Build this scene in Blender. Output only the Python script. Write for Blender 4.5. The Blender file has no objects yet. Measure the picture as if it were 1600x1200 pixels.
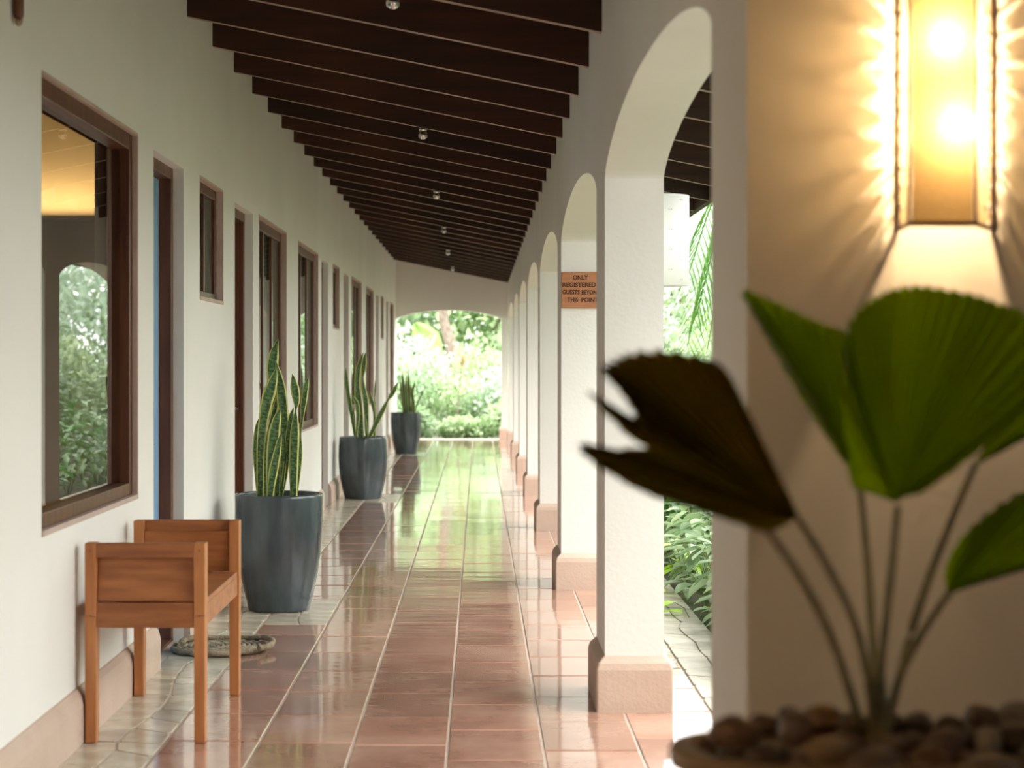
import bpy, bmesh, math, random
from mathutils import Vector, Matrix, noise
random.seed(7)
R = math.radians
scene = bpy.context.scene
COL = scene.collection

# ------------------------------------------------------------------ camera, world, lights, exposure
F = 2900.0; VX = 749.0; VY = 564.0; EYE = 1.2          # focal length in px, vanishing point, eye height
cam_d = bpy.data.cameras.new('camera'); cam = bpy.data.objects.new('camera', cam_d); COL.objects.link(cam)
cam.location = (0, 0, EYE); cam.rotation_euler = (R(90), 0, 0)
cam_d.sensor_width = 36; cam_d.lens = F/1600*36
cam_d.shift_x = (800-VX)/1600; cam_d.shift_y = (VY-600)/1600
cam_d.clip_end = 300; cam_d.clip_start = .05
cam_d.dof.use_dof = True; cam_d.dof.focus_distance = 9.0; cam_d.dof.aperture_fstop = 3.8
scene.camera = cam

SKY = 7.0
world = bpy.data.worlds.new('overcast'); scene.world = world; world.use_nodes = True
wn = world.node_tree.nodes; wn['Background'].inputs[0].default_value = (.985, .995, 1.0, 1); wn['Background'].inputs[1].default_value = SKY
_tc = wn.new('ShaderNodeTexCoord'); _sx = wn.new('ShaderNodeSeparateXYZ'); _mr = wn.new('ShaderNodeMapRange')   # overcast sky, brighter overhead
world.node_tree.links.new(_tc.outputs['Generated'], _sx.inputs[0]); world.node_tree.links.new(_sx.outputs[2], _mr.inputs[0])
_mr.inputs[1].default_value = 0; _mr.inputs[2].default_value = 1; _mr.inputs[3].default_value = SKY*.62; _mr.inputs[4].default_value = SKY*1.45
world.node_tree.links.new(_mr.outputs[0], wn['Background'].inputs[1])

def sun_light():
    d = bpy.data.lights.new('sun', 'SUN'); d.energy = 1.8; d.angle = R(25); d.color = (1, .96, .88)
    o = bpy.data.objects.new('sun', d); COL.objects.link(o)
    v = Vector((-.55, .42, -.72)); o.rotation_euler = v.to_track_quat('-Z', 'Y').to_euler()
sun_light()
vs = scene.view_settings
vs.view_transform = 'Standard'; vs.look = 'None'; vs.gamma = 1; vs.use_curve_mapping = False
vs.exposure = 0.16
scene.cycles.max_bounces = 10; scene.cycles.diffuse_bounces = 5; scene.cycles.transparent_max_bounces = 16
scene.cycles.sample_clamp_indirect = 8

# ------------------------------------------------------------------ helpers
def P(px, py, Y):                                        # a pixel of the photo at a depth -> a point
    return Vector(((px-VX)*Y/F, Y, EYE-(py-VY)*Y/F))

def tag(o, label=None, cat=None, group=None, kind=None):
    if label: o['label'] = label
    if cat: o['category'] = cat
    if group: o['group'] = group
    if kind: o['kind'] = kind
    return o
def empty(name, loc=(0, 0, 0)):
    o = bpy.data.objects.new(name, None); COL.objects.link(o); o.location = loc; o.empty_display_size = .1
    return o

class MB:
    def __init__(s): s.v = []; s.f = []; s.uv = []; s.sm = []
    def add(s, vs_, fs, uvs=None, smooth=False):
        b = len(s.v); s.v += [tuple(p) for p in vs_]
        for i, f in enumerate(fs):
            s.f.append([b+k for k in f]); s.sm.append(smooth)
            s.uv.append([uvs[k] for k in f] if uvs else [(0, 0)]*len(f))
    def box(s, x0, x1, y0, y1, z0, z1):
        v = [(x, y, z) for z in (z0, z1) for y in (y0, y1) for x in (x0, x1)]
        s.add(v, [(0, 2, 3, 1), (4, 5, 7, 6), (0, 1, 5, 4), (2, 6, 7, 3), (0, 4, 6, 2), (1, 3, 7, 5)])
    def hexa(s, bot, top):                               # 4 bottom points ccw, 4 top points
        s.add(list(bot)+list(top), [(3, 2, 1, 0), (4, 5, 6, 7), (0, 1, 5, 4), (1, 2, 6, 5), (2, 3, 7, 6), (3, 0, 4, 7)])
    def prism(s, poly, z0, z1, inset=0, dz=0):           # polygon in XY extruded in z; optional chamfered top
        n = len(poly); cx = sum(p[0] for p in poly)/n; cy = sum(p[1] for p in poly)/n
        v = [(x, y, z0) for x, y in poly]+[(x, y, z1-dz) for x, y in poly]
        rings = 2
        if dz:
            top = []
            for x, y in poly:
                d = math.hypot(x-cx, y-cy) or 1
                top.append((x-(x-cx)/d*inset, y-(y-cy)/d*inset, z1))
            v += top; rings = 3
        f = [tuple(range(n-1, -1, -1)), tuple(range((rings-1)*n, rings*n))]
        for r in range(rings-1):
            for i in range(n): j = (i+1) % n; f.append((r*n+i, r*n+j, (r+1)*n+j, (r+1)*n+i))
        s.add(v, f)
    def rings(s, rs, close=True, caps=True, smooth=True):  # list of rings of points
        n = len(rs[0]); v = [p for r in rs for p in r]; f = []
        for k in range(len(rs)-1):
            for i in range(n if close else n-1):
                j = (i+1) % n; f.append((k*n+i, k*n+j, (k+1)*n+j, (k+1)*n+i))
        s.add(v, f, smooth=smooth)
        if caps and close:
            s.add(rs[0], [tuple(range(n-1, -1, -1))]); s.add(rs[-1], [tuple(range(n))])
    def tube(s, pts, rad, n=8, smooth=True):
        pts = [Vector(p) for p in pts]; rs = []
        for i, p in enumerate(pts):
            t = (pts[min(i+1, len(pts)-1)]-pts[max(i-1, 0)]).normalized()
            u = t.cross(Vector((0, .3, 1)) if abs(t.z) < .9 else Vector((1, 0, 0))).normalized(); w = t.cross(u)
            r = rad[i] if isinstance(rad, (list, tuple)) else rad
            rs.append([p+u*r*math.cos(2*math.pi*k/n)+w*r*math.sin(2*math.pi*k/n) for k in range(n)])
        s.rings(rs, smooth=smooth)
    def lathe(s, prof, n=32, c=(0, 0, 0), sx=1, sy=1, smooth=True, power=2):
        rs = []
        for r, z in prof:
            ring = []
            for k in range(n):
                a = 2*math.pi*k/n; ca, sa = math.cos(a), math.sin(a)
                m = (abs(ca)**power+abs(sa)**power)**(-1/power)
                ring.append((c[0]+r*ca*m*sx, c[1]+r*sa*m*sy, c[2]+z))
            rs.append(ring)
        s.rings(rs, smooth=smooth)
    def mesh(s, name, mat=None):
        me = bpy.data.meshes.new(name); me.from_pydata(s.v, [], s.f)
        me.polygons.foreach_set('use_smooth', s.sm)
        uvl = me.uv_layers.new(name='UVMap'); flat = [c for f in s.uv for uv in f for c in uv]
        uvl.data.foreach_set('uv', flat)
        if mat: me.materials.append(mat)
        me.update(); return me
    def build(s, name, mat, parent=None, loc=None, bevel=0):
        o = bpy.data.objects.new(name, s.mesh(name, mat)); COL.objects.link(o)
        if loc is not None: o.location = loc
        if parent: o.parent = parent
        if bevel:
            m = o.modifiers.new('bevel', 'BEVEL'); m.width = bevel; m.segments = 2; m.limit_method = 'ANGLE'
        return o
def inst(name, me, parent=None, loc=(0, 0, 0), rot=(0, 0, 0), scale=(1, 1, 1)):
    o = bpy.data.objects.new(name, me); COL.objects.link(o); o.location = loc; o.rotation_euler = rot; o.scale = scale
    if parent: o.parent = parent
    return o

# ------------------------------------------------------------------ materials
def nm(name):
    m = bpy.data.materials.new(name); m.use_nodes = True; t = m.node_tree
    return m, t, t.nodes, t.links, t.nodes['Principled BSDF']
def N(t, kind, **kw):
    n = t.nodes.new(kind)
    for k, v in kw.items():
        if k.startswith('i_'):
            key = k[2:]; key = int(key) if key.isdigit() else key.replace('_', ' ')
            n.inputs[key].default_value = v
        else: setattr(n, k, v)
    return n
def ramp(t, cols, fac):
    r = t.nodes.new('ShaderNodeValToRGB'); e = r.color_ramp.elements
    for i, (p, c) in enumerate(cols):
        if i < 2: e[i].position = p; e[i].color = (*c, 1)
        else: x = e.new(p); x.color = (*c, 1)
    t.links.new(fac, r.inputs[0]); return r.outputs[0]
def simple(name, a, b, rough=.6, scale=8, bump=.0, bscale=60, stretch=(1, 1, 1), coat=0, metal=0, rnd=0.0, spec=.5, coord='Object'):
    m, t, n, l, p = nm(name)
    tc = N(t, 'ShaderNodeTexCoord'); mp = N(t, 'ShaderNodeMapping'); mp.inputs['Scale'].default_value = stretch
    l.new(tc.outputs[coord], mp.inputs[0])
    nz = N(t, 'ShaderNodeTexNoise', i_Scale=scale, i_Detail=5.0); l.new(mp.outputs[0], nz.inputs['Vector'])
    c = ramp(t, [(.3, a), (.7, b)], nz.outputs[0])
    if rnd:
        oi = N(t, 'ShaderNodeObjectInfo'); hs = N(t, 'ShaderNodeHueSaturation')
        ma = N(t, 'ShaderNodeMapRange'); ma.inputs[3].default_value = 1-rnd; ma.inputs[4].default_value = 1+rnd
        l.new(oi.outputs['Random'], ma.inputs[0]); l.new(ma.outputs[0], hs.inputs['Value']); l.new(c, hs.inputs['Color']); c = hs.outputs[0]
    l.new(c, p.inputs['Base Color'])
    p.inputs['Roughness'].default_value = rough; p.inputs['Metallic'].default_value = metal
    p.inputs['Coat Weight'].default_value = coat; p.inputs['Specular IOR Level'].default_value = spec
    if bump:
        n2 = N(t, 'ShaderNodeTexNoise', i_Scale=bscale, i_Detail=4.0); l.new(mp.outputs[0], n2.inputs['Vector'])
        b = N(t, 'ShaderNodeBump', i_Strength=bump, i_Distance=.01); l.new(n2.outputs[0], b.inputs['Height']); l.new(b.outputs[0], p.inputs['Normal'])
    return m
M = {}
M['plaster'] = simple('plaster', (.75, .735, .69), (.81, .795, .75), rough=.85, scale=1.2, bump=.10, bscale=55)
M['plinth'] = simple('plinth_paint', (.52, .38, .30), (.58, .44, .355), rough=.75, scale=6, bump=.15, bscale=70)
M['reveal'] = simple('reveal_warm_lit', (.46, .35, .29), (.54, .42, .36), rough=.8, scale=8, bump=.2)  # warm light on the window reveals put into their colour
M['rafter'] = simple('rafter_wood', (.022, .006, .002), (.062, .017, .005), rough=.55, scale=3, stretch=(.6, 6, 9), rnd=.35, bump=.1)
M['rafter_edge'] = simple('rafter_edge', (.20, .12, .08), (.30, .19, .13), rough=.5, scale=3, stretch=(.6, 6, 9))
M['deck'] = simple('roof_board', (.03, .012, .006), (.05, .02, .01), rough=.7, scale=3, stretch=(.5, 6, 6))
M['frame'] = simple('window_wood', (.075, .022, .010), (.16, .055, .022), rough=.4, scale=4, stretch=(6, 6, .7), bump=.1)
M['oak'] = simple('bench_wood', (.27, .085, .026), (.47, .175, .058), rough=.42, scale=4, stretch=(1.2, 5, 9), bump=.12, bscale=30)
M['oakleg'] = simple('bench_leg_wood', (.40, .14, .04), (.58, .24, .085), rough=.42, scale=4, stretch=(9, 9, 1), bump=.12, bscale=30)
M['signwood'] = simple('sign_wood', (.38, .15, .06), (.50, .21, .09), rough=.6, scale=6, stretch=(1, 1, 8))
M['ink'] = simple('carved_ink', (.05, .018, .008), (.07, .025, .01), rough=.7)
M['grout'] = simple('grout', (.42, .33, .26), (.55, .45, .37), rough=.5, scale=20)
M['glaze'] = simple('slate_glaze', (.030, .042, .050), (.062, .080, .092), rough=.24, scale=5, stretch=(3, 3, .8), bump=.10, bscale=12, rnd=.1, coat=.3)
M['soil'] = simple('soil', (.03, .02, .012), (.07, .045, .03), rough=.95, scale=40, bump=.8)
M['clay'] = simple('bowl_clay', (.30, .21, .13), (.40, .29, .19), rough=.55, scale=10, bump=.2)
M['rope'] = simple('rope', (.17, .13, .08), (.44, .35, .24), rough=.95, scale=30, bump=.8, bscale=120)
M['stone_pale'] = simple('pale_flagstone', (.46, .40, .30), (.66, .60, .48), rough=.16, scale=9, rnd=.14, bump=.12, bscale=14)
M['path_stone'] = simple('path_flagstone', (.38, .34, .26), (.54, .49, .39), rough=.45, scale=9, rnd=.12, bump=.3, bscale=14)
M['white'] = simple('white_shade', (.78, .77, .72), (.84, .83, .79), rough=.6, scale=3)
M['dot'] = simple('pin_hole', (.12, .10, .08), (.15, .12, .1), rough=.9)
M['chrome'] = simple('chrome', (.6, .6, .6), (.8, .8, .8), rough=.15, metal=1)
M['bluedoor'] = simple('blue_door_leaf', (.20, .38, .60), (.26, .44, .66), rough=.35)
M['doorwood'] = simple('door_wood', (.11, .035, .014), (.20, .070, .026), rough=.4, scale=4, stretch=(6, 6, .7))
M['greendark'] = simple('dark_curtain', (.075, .10, .08), (.12, .155, .125), rough=.9, stretch=(1, 12, .5), scale=3)
M['interior'] = simple('room_plaster', (.50, .44, .36), (.56, .50, .40), rough=.9)
M['trunk'] = simple('bark', (.16, .12, .09), (.34, .27, .22), rough=.95, scale=10, bump=.8, stretch=(3, 3, 1))
M['stem'] = simple('stem', (.13, .17, .05), (.24, .28, .10), rough=.6)
M['petiole'] = simple('palm_petiole', (.26, .25, .13), (.42, .39, .22), rough=.5, stretch=(1, 1, 8))
M['ground'] = simple('garden_ground', (.06, .07, .04), (.12, .11, .07), rough=.95, scale=2, bump=.4)
M['metalframe'] = simple('lamp_wire', (.05, .028, .015), (.09, .05, .03), rough=.5, metal=.6)
M['table'] = simple('stand_wood', (.14, .06, .03), (.22, .10, .05), rough=.5, stretch=(1, 6, 6))
M['threshold'] = simple('threshold_stone', (.60, .55, .46), (.70, .66, .56), rough=.35)

def tile_mat():
    m, t, n, l, p = nm('terracotta')
    tc = N(t, 'ShaderNodeTexCoord'); oi = N(t, 'ShaderNodeObjectInfo')
    geo = N(t, 'ShaderNodeNewGeometry')
    nz = N(t, 'ShaderNodeTexNoise', i_Scale=3.2, i_Detail=6.0, i_Roughness=.6); l.new(geo.outputs['Position'], nz.inputs['Vector'])
    c = ramp(t, [(.25, (.36, .185, .13)), (.5, (.48, .27, .195)), (.78, (.62, .40, .305))], nz.outputs[0])
    hs = N(t, 'ShaderNodeHueSaturation'); ma = N(t, 'ShaderNodeMapRange'); ma.inputs[3].default_value = .84; ma.inputs[4].default_value = 1.15
    l.new(oi.outputs['Random'], ma.inputs[0]); l.new(ma.outputs[0], hs.inputs['Value']); l.new(c, hs.inputs['Color'])
    l.new(hs.outputs[0], p.inputs['Base Color'])
    p.inputs['Roughness'].default_value = .09; p.inputs['Specular IOR Level'].default_value = .55
    p.inputs['Coat Weight'].default_value = .55; p.inputs['Coat Roughness'].default_value = .05; p.inputs['Coat IOR'].default_value = 1.5
    mp = N(t, 'ShaderNodeMapping'); mp.inputs['Scale'].default_value = (1.6, 6, 1); l.new(geo.outputs['Position'], mp.inputs[0])
    n2 = N(t, 'ShaderNodeTexNoise', i_Scale=1.6, i_Detail=2.0); l.new(mp.outputs[0], n2.inputs['Vector'])
    b = N(t, 'ShaderNodeBump', i_Strength=.09, i_Distance=.012); l.new(n2.outputs[0], b.inputs['Height'])
    l.new(b.outputs[0], p.inputs['Normal']); l.new(b.outputs[0], p.inputs['Coat Normal'])
    return m
M['tile'] = tile_mat()

def leafy(name, a, b, trans=.35, rough=.45, scale=3, rnd=.12):
    m, t, n, l, p = nm(name)
    geo = N(t, 'ShaderNodeNewGeometry'); nz = N(t, 'ShaderNodeTexNoise', i_Scale=scale, i_Detail=3.0); l.new(geo.outputs['Position'], nz.inputs['Vector'])
    mx = N(t, 'ShaderNodeMath', operation='MULTIPLY_ADD'); mx.inputs[1].default_value = .55
    l.new(nz.outputs[0], mx.inputs[0])
    r2 = N(t, 'ShaderNodeMath', operation='MULTIPLY'); r2.inputs[1].default_value = .45; l.new(geo.outputs['Random Per Island'], r2.inputs[0]); l.new(r2.outputs[0], mx.inputs[2])
    c = ramp(t, [(.2, a), (.75, b)], mx.outputs[0]); l.new(c, p.inputs['Base Color']); p.inputs['Roughness'].default_value = rough
    tr = N(t, 'ShaderNodeBsdfTranslucent'); hs = N(t, 'ShaderNodeHueSaturation', i_Value=1.3, i_Saturation=1.1); l.new(c, hs.inputs['Color']); l.new(hs.outputs[0], tr.inputs['Color'])
    mix = N(t, 'ShaderNodeMixShader'); mix.inputs[0].default_value = trans
    l.new(p.outputs[0], mix.inputs[1]); l.new(tr.outputs[0], mix.inputs[2]); l.new(mix.outputs[0], n['Material Output'].inputs['Surface'])
    return m
M['leaf_mid'] = leafy('leaf_mid', (.14, .23, .11), (.36, .47, .26))
M['leaf_bright'] = leafy('leaf_bright', (.24, .35, .16), (.46, .57, .32))
M['leaf_pale'] = leafy('leaf_pale', (.32, .43, .31), (.54, .62, .49))
M['leaf_dark'] = leafy('leaf_dark', (.04, .13, .03), (.16, .34, .08), rough=.3)
M['hedge_mid'] = leafy('hedge_mid', (.10, .165, .085), (.27, .35, .20)); M['hedge_bright'] = leafy('hedge_bright', (.20, .28, .13), (.38, .46, .26))
M['leaf_lime'] = leafy('leaf_lime', (.35, .60, .05), (.50, .75, .12), rough=.35)
M['leaf_dry'] = leafy('leaf_dry', (.35, .25, .14), (.50, .38, .22))
M['banana'] = leafy('banana_leaf', (.26, .44, .10), (.36, .54, .16), trans=.4)
M['frond'] = leafy('frond', (.06, .17, .03), (.16, .32, .07), trans=.4)

def palm_mat(name='fan_palm_leaf', tc_=(.68, .90, .02, 1), fac=.68):
    m, t, n, l, p = nm(name)
    geo = N(t, 'ShaderNodeNewGeometry'); tc = N(t, 'ShaderNodeTexCoord')
    nz = N(t, 'ShaderNodeTexNoise', i_Scale=9.0, i_Detail=3.0); l.new(geo.outputs['Position'], nz.inputs['Vector'])
    c = ramp(t, [(.3, (.045, .060, .008)), (.62, (.10, .12, .015)), (.85, (.26, .13, .025))], nz.outputs[0])
    l.new(c, p.inputs['Base Color']); p.inputs['Roughness'].default_value = .38
    tr = N(t, 'ShaderNodeBsdfTranslucent'); tr.inputs[0].default_value = tc_
    mix = N(t, 'ShaderNodeMixShader'); mix.inputs[0].default_value = fac
    l.new(p.outputs[0], mix.inputs[1]); l.new(tr.outputs[0], mix.inputs[2]); l.new(mix.outputs[0], n['Material Output'].inputs['Surface'])
    return m
M['fanpalm'] = palm_mat(); M['fanpalm_old'] = palm_mat('aged_fan_palm_leaf', (.62, .50, .05, 1), .55)

def snake_mat():
    m, t, n, l, p = nm('snake_leaf')
    tc = N(t, 'ShaderNodeTexCoord'); sp = N(t, 'ShaderNodeSeparateXYZ'); l.new(tc.outputs['UV'], sp.inputs[0])
    # u: 0..1 across, v: metres along
    a = N(t, 'ShaderNodeMath', operation='SUBTRACT'); a.inputs[1].default_value = .5; l.new(sp.outputs[0], a.inputs[0])
    ab = N(t, 'ShaderNodeMath', operation='ABSOLUTE'); l.new(a.outputs[0], ab.inputs[0])
    mp = N(t, 'ShaderNodeMapping'); mp.inputs['Scale'].default_value = (2.2, 75, 1); l.new(tc.outputs['UV'], mp.inputs[0])
    nz = N(t, 'ShaderNodeTexNoise', i_Scale=1.0, i_Detail=3.0); l.new(mp.outputs[0], nz.inputs['Vector'])
    g = ramp(t, [(.40, (.022, .075, .022)), (.60, (.13, .25, .085))], nz.outputs[0])
    e = N(t, 'ShaderNodeMath', operation='GREATER_THAN'); e.inputs[1].default_value = .36; l.new(ab.outputs[0], e.inputs[0])
    mix = N(t, 'ShaderNodeMix', data_type='RGBA'); l.new(e.outputs[0], mix.inputs[0]); l.new(g, mix.inputs[6]); mix.inputs[7].default_value = (.58, .56, .16, 1)
    l.new(mix.outputs[2], p.inputs['Base Color']); p.inputs['Roughness'].default_value = .38
    return m
M['snake'] = snake_mat()

def glass_mat(name, tint, refl):
    m, t, n, l, p = nm(name)
    tr = N(t, 'ShaderNodeBsdfTransparent'); tr.inputs[0].default_value = (*tint, 1)
    gl = N(t, 'ShaderNodeBsdfGlossy'); gl.inputs['Roughness'].default_value = .0; gl.inputs[0].default_value = (.95, .95, .95, 1)
    fr = N(t, 'ShaderNodeFresnel', i_IOR=refl); mix = N(t, 'ShaderNodeMixShader')
    geo = N(t, 'ShaderNodeNewGeometry'); inv = N(t, 'ShaderNodeMath', operation='SUBTRACT'); inv.inputs[0].default_value = 1; l.new(geo.outputs['Backfacing'], inv.inputs[1])
    mu = N(t, 'ShaderNodeMath', operation='MULTIPLY'); l.new(fr.outputs[0], mu.inputs[0]); l.new(inv.outputs[0], mu.inputs[1]); l.new(mu.outputs[0], mix.inputs[0]); l.new(tr.outputs[0], mix.inputs[1]); l.new(gl.outputs[0], mix.inputs[2]); l.new(mix.outputs[0], n['Material Output'].inputs['Surface'])
    return m
M['glass'] = glass_mat('window_glass', (.88, .88, .85), 1.9)
M['glassdark'] = glass_mat('dark_window_glass', (.80, .86, .82), 1.16)

def paper_mat():
    m, t, n, l, p = nm('lamp_paper')
    tr = N(t, 'ShaderNodeBsdfTranslucent'); tr.inputs[0].default_value = (.27, .22, .14, 1)
    tp = N(t, 'ShaderNodeBsdfTransparent'); tp.inputs[0].default_value = (.5, .45, .35, 1)
    tc = N(t, 'ShaderNodeTexCoord'); nz = N(t, 'ShaderNodeTexNoise', i_Scale=90.0); l.new(tc.outputs['Object'], nz.inputs['Vector'])
    mr = N(t, 'ShaderNodeMapRange'); mr.inputs[3].default_value = .15; mr.inputs[4].default_value = .35; l.new(nz.outputs[0], mr.inputs[0])
    mix = N(t, 'ShaderNodeMixShader'); l.new(mr.outputs[0], mix.inputs[0])
    l.new(tr.outputs[0], mix.inputs[1]); l.new(tp.outputs[0], mix.inputs[2]); l.new(mix.outputs[0], n['Material Output'].inputs['Surface'])
    return m
M['paper'] = paper_mat()
def emit(name, c, s):
    m, t, n, l, p = nm(name)
    e = N(t, 'ShaderNodeEmission', i_Strength=s); e.inputs[0].default_value = (*c, 1); l.new(e.outputs[0], n['Material Output'].inputs['Surface']); return m
M['bulb'] = emit('bulb_glow', (1, .82, .52), 60)

# ------------------------------------------------------------------ key dimensions
XL, XR, XRO = -1.27, .43, .632                    # left wall face, arcade inner face, arcade outer face
YEND = 28.1
def soffit(x): return EYE+1.2415-.2012*x          # underside of the rafters
RD = .20                                          # rafter depth
EAVE = 1.378
SPRING, RISE = 1.825, .165
PITCH = 3.40; P1 = 6.36; PT = .45
pillars = [P1+PITCH*k for k in range(7)]          # near faces
def wx(px): return -XL*F/(VX-px)                  # depth on the left wall of a photo column

# ------------------------------------------------------------------ floor with tiles
fl = MB(); fl.box(-6.0, .79, -2.2, YEND+.25, -.12, -.004)
floor = fl.build('floor', M['grout']); tag(floor, kind='structure')
tw, tl = .2965, .4516
cols = [-.6915-tw+.0, -.6915, -.395, -.0985, .198, .4945]
offs = [6.77, 5.83, 5.80, 6.03, 5.72, 5.9]
bays = [(8.45, 9.36), (15.72, 16.66), (23.45, 24.4)]
def tile_mesh(name, w, l_):
    b = MB(); h = .004
    b.prism([(-w/2, -l_/2), (w/2, -l_/2), (w/2, l_/2), (-w/2, l_/2)], -h-.003, 0, inset=.0028, dz=.0016)
    return b.mesh(name, M['tile'])
tile_me = tile_mesh('tile', tw-.010, tl-.010)
near = MB(); count = 0
for c, (x0, off) in enumerate(zip(cols, offs)):
    y = off-math.ceil((off+2.0)/tl)*tl
    while y < YEND:
        y1 = min(y+tl, YEND)
        segs = [(y, y1)]
        if c == 0:
            for a, b in bays:
                ns = []
                for s0, s1 in segs:
                    if s1 <= a or s0 >= b: ns.append((s0, s1))
                    else:
                        if s0 < a: ns.append((s0, a))
                        if s1 > b: ns.append((b, s1))
                segs = ns
        for s0, s1 in segs:
            if s1-s0 < .03: continue
            cx = x0+tw/2; cy = (s0+s1)/2
            if s0 < 5.0:
                near.prism([(x0+.005, s0+.005), (x0+tw-.005, s0+.005), (x0+tw-.005, s1-.005), (x0+.005, s1-.005)], -.007, 0, inset=.003, dz=.0016)
                continue
            sy = (s1-s0-.010)/(tl-.010)
            o = inst('tile', tile_me, floor, (cx, cy, random.uniform(-.0006, .0006)), (R(random.uniform(-.28, .28)), R(random.uniform(-.12, .12)), 0), (1, sy, 1)); count += 1
        y = y1
o = near.build('near_tile', M['tile'], floor); o['kind'] = 'stuff'
print('tiles', count)
def crazy(x0, x1, y0, y1, nx, dy, parent, name, mat, z=0.0):
    ny = max(1, round((y1-y0)/dy)); g = {}
    for j in range(ny+1):
        for i in range(nx+1):
            jx = 0 if i in (0, nx) else random.uniform(-.25, .25)*(x1-x0)/nx
            jy = 0 if j in (0, ny) else random.uniform(-.33, .33)*(y1-y0)/ny
            g[i, j] = (x0+(x1-x0)*i/nx+jx, y0+(y1-y0)*j/ny+jy)
    for j in range(ny):
        for i in range(nx):
            q = [g[i, j], g[i+1, j], g[i+1, j+1], g[i, j+1]]
            cx = sum(p[0] for p in q)/4; cy = sum(p[1] for p in q)/4
            q = [((px-cx)*.95, (py-cy)*.965) for px, py in q]
            # cut the corners so that the pieces look broken, not sawn
            poly = []
            for k in range(4):
                a, b = q[k], q[(k+1) % 4]
                poly += [(a[0]*.93+b[0]*.07, a[1]*.93+b[1]*.07), (a[0]*.08+b[0]*.92, a[1]*.08+b[1]*.92)]
            m = MB(); m.prism(poly, -.008, random.uniform(-.001, .0008), inset=.003, dz=.0015)
            m.build(name, mat, parent, (cx, cy, z))
crazy(XL-.0, cols[0]-.004, 5.0, 14.0, 2, .17, floor, 'flagstone', M['stone_pale'])
crazy(XL-.0, cols[0]-.004, 14.0, YEND, 1, .26, floor, 'flagstone', M['stone_pale'])
for a, b in bays: crazy(cols[0], cols[1]-.005, a, b, 2, .16, floor, 'flagstone', M['stone_pale'])
ns = MB(); ns.box(XL-.1, cols[0]-.004, -2, 5.0, -.01, 0); ns.build('plain_strip', M['stone_pale'], floor)

th = MB(); th.box(XL, .36, YEND+.0, YEND+.32, -.05, .012); tag(th.build('trim_9', M['threshold'], bevel=.004), kind='structure')
pa = MB(); pa.box(.795, 1.03, -2, YEND+2, -.2, -.012)
path = pa.build('stone_path', M['path_stone']); tag(path, 'pale crazy-paved strip between the arcade and the planting bed', kind='structure')
crazy(.797, 1.03, 6.2, 18.0, 2, .22, path, 'flagstone', M['path_stone'], z=-.004)
crazy(.797, 1.03, 18.0, YEND, 1, .40, path, 'flagstone', M['path_stone'], z=-.004)
gr = MB(); gr.box(-30, 40, -10, 90, -.35, -.05); tag(gr.build('ground', M['ground']), kind='structure')

# ------------------------------------------------------------------ left wall with its openings
TOP = 2.04; SILL = .70
openings = [  # kind, near px, far px
    ('window', 65, 215), ('door', 240, 287), ('small', 312, 348.5), ('door', 367, 395), ('window', 405, 447.5),
    ('window', 466, 497), ('door', 502.4, 512.7), ('small', 520.2, 530.2), ('door', 537, 544.8), ('window', 549, 564.8),
    ('window', 571.8, 583.8), ('door', 586.8, 591.8), ('small', 595.2, 599.2), ('door', 603, 606.8), ('window', 609.3, 615.2)]
op = [(k, wx(a), wx(b)) for k, a, b in openings]
WT = .16
w = MB(); y = -2.2
for k, a, b in op:
    w.box(XL-WT, XL, y, a, -.1, 2.90)
    zt = TOP; zb = {'window': SILL, 'door': -.1, 'small': 1.49}[k]
    if k == 'door': zt = 2.025
    w.box(XL-WT, XL, a, b, zt, 2.90)
    if k != 'door': w.box(XL-WT, XL, a, b, -.1, zb)
    y = b
w.box(XL-WT, XL, y, YEND+.45, -.1, 2.90)
wl = w.build('wall_left', M['plaster']); tag(wl, kind='structure')
# skirting: lengths between the doors, a moulded profile with a sloping top
prof = [(0, 0), (.028, 0), (.028, .118), (.020, .150), (.006, .168), (0, .170)]
sk = MB(); y = -2.0
doors_y = [(a, b) for k, a, b in op if k == 'door']
for a, b in doors_y+[(YEND+.4, None)]:
    if a-y > .05:
        sk.rings([[(XL+px, yy, pz) for px, pz in prof] for yy in (y, a)], smooth=False)
    y = b
tag(sk.build('baseboard_left', M['plinth']), kind='structure')

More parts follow.
